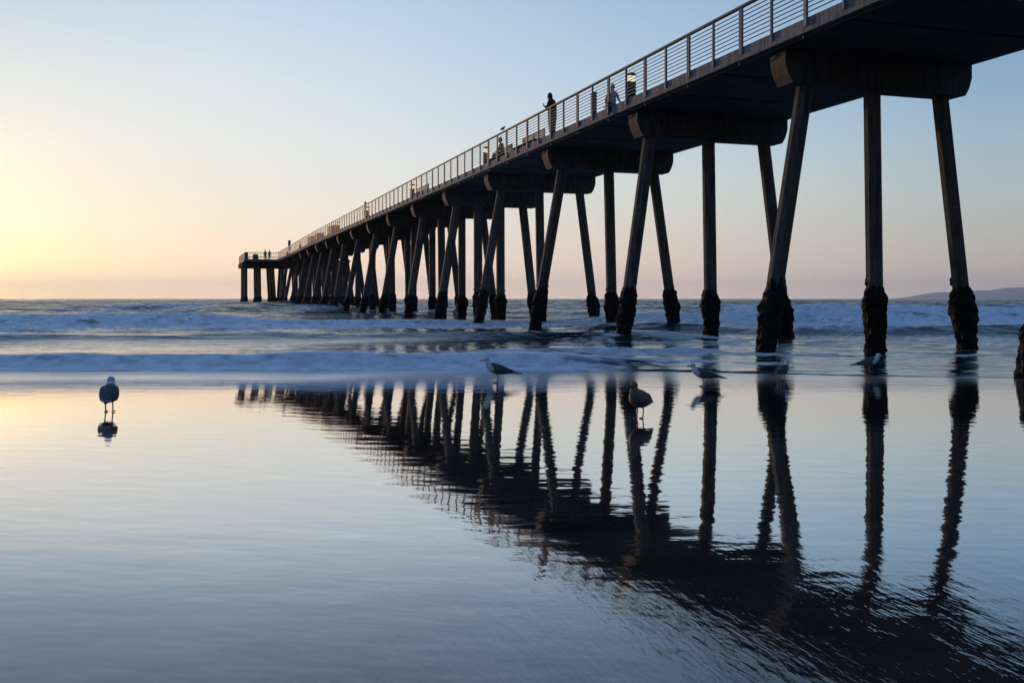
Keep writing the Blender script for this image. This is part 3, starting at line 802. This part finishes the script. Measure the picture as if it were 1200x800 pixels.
# the one leaning on the rail looks out over the left side of the pier with a phone in the raised hands
lean = dict(chest=(0, .03, 1.30), neck=(0, .06, 1.47), throat=(0, .08, 1.54), head=(0, .12, 1.645), shL=(-.17, .04, 1.41), shR=(.17, .04, 1.41),
            elL=(-.20, .10, 1.15), elR=(.19, .10, 1.15), wrL=(-.08, .27, 1.27), wrR=(.07, .28, 1.28))
p1 = person('person in dark clothes standing at the railing with hands raised in front', lean, M['jacket_dark'], M['trouser_dark'], 1.09, bulk=1.42)
put(p1, .02, 42.95, R(40))
ph = MB(); ph.box(-.037, .037, -.005, .005, -.075, .075, 0, .003)
# phone held by the first person
pho = ph.obj('phone', M['dark'], None); tag(pho, 'dark phone held up by the person at the railing', 'phone')
pho.location = p1.matrix_basis @ Vector((0, .385, 1.345)); pho.rotation_euler = (R(-15), 0, TH + R(40))
walk = dict(shL=(-.16, .03, 1.42), elL=(-.22, .10, 1.16), wrL=(-.20, .30, 1.05), elR=(.22, -.14, 1.17), wrR=(.22, -.10, .92), knL=(-.09, -.04, .50), anL=(-.09, -.30, .16), toL=(-.10, -.18, .04), knR=(.10, .17, .50), anR=(.10, .24, .09), toR=(.11, .41, .045))
p2 = person('person in a blue top walking between the litter bin and the nearest lamp', walk, M['jacket_blue'], M['trouser_blue'], .98); put(p2, 1.35, 39.9, R(180))
sit = dict(pelvis=(0, -.02, .52), waist=(0, -.02, .66), chest=(0, .02, .88), neck=(0, .06, 1.04), throat=(0, .07, 1.10), head=(0, .09, 1.21), shL=(-.17, .03, .99), shR=(.17, .03, .99), elL=(-.23, .10, .74), elR=(.23, .10, .74),
           wrL=(-.10, .30, .66), wrR=(.10, .30, .66), hipL=(-.09, 0, .53), hipR=(.09, 0, .53), knL=(-.12, .42, .52), knR=(.12, .42, .52), anL=(-.12, .42, .09), anR=(.12, .42, .09), toL=(-.13, .58, .035), toR=(.13, .58, .035))
p3 = person('person in dark clothes sitting on the bench beside a lit lamp', sit, M['jacket_dark'], M['trouser_dark'], 1.0); put(p3, .36, 50.9, R(90))
p4 = person('tiny distant figure at the rail beside a bollard lamp halfway out', {}, M['jacket_dark'], M['trouser_dark'], 1.0); put(p4, .35, 89.6, R(60))
p5 = person('left of two tiny figures standing together on the pier head', {}, M['jacket_dark'], M['trouser_dark'], 1.0); put(p5, -2.1, 170.2, R(150))
p6 = person('right of two tiny figures standing together on the pier head', {}, M['jacket_blue'], M['trouser_dark'], 1.0); put(p6, -1.4, 170.6, R(200))

# ------------------------------------------------------------------ gulls
def gull(label, body='grey', legs='pink_leg', head_turn=0.0, crouch=0.05, scale=1.0, name='gull', group='gulls on the wet sand', cat='gull', neck=0.0, fat=1.0):
    mats = [M['white_feather'], M['grey_feather'], M['brown_feather'], M['black_feather'], M['bill'], M[legs]]
    b_ = MB()
    hb = 0 if body == 'grey' else 2
    def loft(st, mi, n=18, hs=False):
        rs = []
        for i, (x, y, z, ry, rz) in enumerate(st):
            a0 = Vector(st[max(i - 1, 0)][:3]); a1 = Vector(st[min(i + 1, len(st) - 1)][:3]); t = (a1 - a0).normalized()
            sd2 = t.cross(Vector((0, 0, 1))).normalized(); up = sd2.cross(t).normalized()
            rs.append([Vector((x, y, z)) + sd2 * (ry * math.cos(2 * PI * k / n)) + up * (rz * math.sin(2 * PI * k / n)) for k in range(n)])
        b_.rings(rs, mi)
    c = crouch; nk = neck
    sta = [(-.30, .198, .020, .005), (-.27, .205, .034, .009), (-.22, .215, .042, .018), (-.16, .225, .055, .040), (-.10, .235, .070, .060), (-.04, .245, .080, .073), (.02, .258, .083, .079), (.07, .276, .077, .076), (.11, .300, .060, .062), (.138, .328, .044, .048), (.152, .352 + nk * .5, .038, .040)]
    f0 = len(b_.m); loft([(x, 0, z - c, a_ * fat, r_ * (1 + (fat - 1) * .8)) for x, z, a_, r_ in sta], hb)
    if body == 'grey':
        for kk in range(1, 8):
            for ii in range(1, 8): b_.m[f0 + kk * 18 + ii] = 1
    ht = head_turn; d = Vector((math.cos(ht), math.sin(ht), 0)); hc = Vector((.158, 0, .378 + nk - c))
    hs = [(-.038, .002, .016), (-.026, .002, .034), (-.006, .002, .042), (.014, .0, .040), (.034, -.004, .030), (.048, -.008, .016)]
    loft([tuple(hc + d * q + Vector((0, 0, zq))) + (rr * .92, rr) for q, zq, rr in hs], hb)
    loft([tuple(Vector((.140, 0, .335 - c))) + (.042, .044), tuple(hc - Vector((0, 0, .015))) + (.034, .036)], hb)
    bs = [(.042, -.008, .0135, .014), (.065, -.010, .010, .011), (.086, -.012, .008, .010), (.100, -.019, .004, .005)]
    loft([tuple(hc + d * q + Vector((0, 0, zq))) + (ra, rb) for q, zq, ra, rb in bs], 4 if body == 'grey' else 3, 10)
    for s in (-1, 1):                       # legs with a backward ankle joint and webbed feet
        y = .034 * s
        b_.tube([(.0, y, .20 - c), (.012, y, .155 - c * .8), (-.014, y, .098), (.004, y, .008)], [.016, .009, .0068, .0062], 8, 5)
        ft = [(.0, y, .010), (.056, y - .018, .005), (.064, y, .005), (.056, y + .018, .005)]
        b_.add(ft + [(p[0], p[1], .0005) for p in ft], [(0, 1, 2), (0, 2, 3), (4, 6, 5), (4, 7, 6), (0, 4, 5, 1), (1, 5, 6, 2), (2, 6, 7, 3), (3, 7, 4, 0)], 5)
        for q in ((.056, -.018), (.064, 0), (.056, .018)):
            b_.tube([(.002, y, .012), (q[0], y + q[1], .006)], [.005, .004], 6, 5)
        b_.tube([(.002, y, .012), (-.018, y, .006)], [.004, .003], 6, 5)
    e = b_.obj(name, mats, None, True)
    wmat = [M['grey_feather'], M['black_feather']] if body == 'grey' else [M['brown_feather'], M['black_feather']]
    for s in (-1, 1):                       # folded wings, dark primaries crossing above the tail
        w = MB(); rs = []
        ws = [(.095, .046, .278, .010, .028), (.07, .056, .274, .018, .050), (.02, .066, .264, .020, .064), (-.05, .064, .250, .020, .062), (-.12, .052, .236, .018, .048), (-.19, .040, .222, .013, .030)]
        wt = [(-.19, .040, .222, .0132, .0302), (-.25, .022, .208, .009, .020), (-.31, .006, .196, .006, .012), (-.365, -.006, .186, .002, .004)]
        for arr, mi in ((ws, 0), (wt, 1)):
            rs = [[(x, s * (y * fat + a_ * math.cos(2 * PI * k / 12)), z - c + r_ * math.sin(2 * PI * k / 12)) for k in range(12)] for x, y, z, a_, r_ in arr]
            w.rings(rs, mi)
        w.obj('wing', wmat, e, True)
        ey = MB(); p = hc + d * .018 + Vector((-d.y, d.x, 0)) * (s * .031) + Vector((0, 0, .010))
        ey.tube([p - Vector((0, 0, .006)), p - Vector((0, 0, .003)), p + Vector((0, 0, .003)), p + Vector((0, 0, .006))], [.002, .0055, .0055, .002], 8); ey.obj('eye', M['eye'], e, True)
    e.scale = (scale,) * 3
    tag(e, label, cat, group)
    return e
def set_gull(o, px, Y, heading, z=.001):      # heading: degrees, 0 faces right, 90 faces out to sea
    sz = 0.0; Yf = Y
    for _ in range(12):
        if z < .01: sz = float(sand_z(Y, (px - 600) / 1166.7 * Y)); Y = Yf * (EYE - sz) / EYE
    o.location = ((px - 600) / 1166.7 * Y, Y, z + sz); o.rotation_euler = (0, 0, R(heading) - math.atan((px - 600) / 1166.7))
set_gull(gull('gull seen from behind, alone on the golden wet sand at left', head_turn=.3, fat=1.12, crouch=.072), 128, 12.5, 84)
set_gull(gull('white headed gull in profile facing left at the swash edge, left of the brown gull', head_turn=.1, neck=.015, scale=1.12), 583, 16.8, 176)
set_gull(gull('plump mottled brown young gull with red legs, facing the camera', body='brown', legs='red_leg', head_turn=-.3, fat=1.3, scale=1.0, crouch=.05, neck=.03), 750, 11.85, -113)
set_gull(gull('pale breasted gull in left profile, just right of the brown gull', head_turn=.0), 824, 16.1, 180)
set_gull(gull('small hunched pale gull facing the sea in front of the thick near pile', head_turn=.2, crouch=.07), 917, 17.3, 60)
set_gull(gull('gull in right profile standing in shallow swash beside the vertical near pile', head_turn=.0, crouch=.06), 1019, 18.9, 4, .03)
gb = gull('small dark bird perched on the pier top rail, seaward of the leaning person', legs='pink_leg', scale=.72, name='bird', group=None, cat='bird', body='brown')
gb.location = on_pier(W0 - .034, 48.3, Z_RAIL); gb.rotation_euler = (0, 0, TH + R(-70))

# ------------------------------------------------------------------ sea air
if USE_HAZE:
    hz = MB(); hz.box(-16000, 21000, -400, 24500, -6, 420)
    m, nt, b = new_mat('sea_air'); nt.nodes.remove(b)
    pv = nt.nodes.new('ShaderNodeVolumePrincipled'); pv.inputs['Color'].default_value = (.62, .78, 1.0, 1)
    pv.inputs['Density'].default_value = 5.3e-5; pv.inputs['Anisotropy'].default_value = .4
    L(nt, pv.outputs[0], nt.nodes['Material Output'].inputs['Volume'])
    tag(hz.obj('haze', m), 'thin sea haze over the water', 'haze', kind='stuff')

# ------------------------------------------------------------------ render settings
vs_ = scene.view_settings
vs_.view_transform = 'Standard'; vs_.look = 'None'; vs_.exposure = 0; vs_.gamma = 1; vs_.use_curve_mapping = False
scene.render.engine = 'CYCLES'
cy = scene.cycles
cy.max_bounces = 6; cy.diffuse_bounces = 3; cy.glossy_bounces = 4; cy.volume_bounces = 0; cy.transmission_bounces = 2
cy.use_denoising = True; cy.sample_clamp_indirect = 6
cy.caustics_reflective = False; cy.caustics_refractive = False
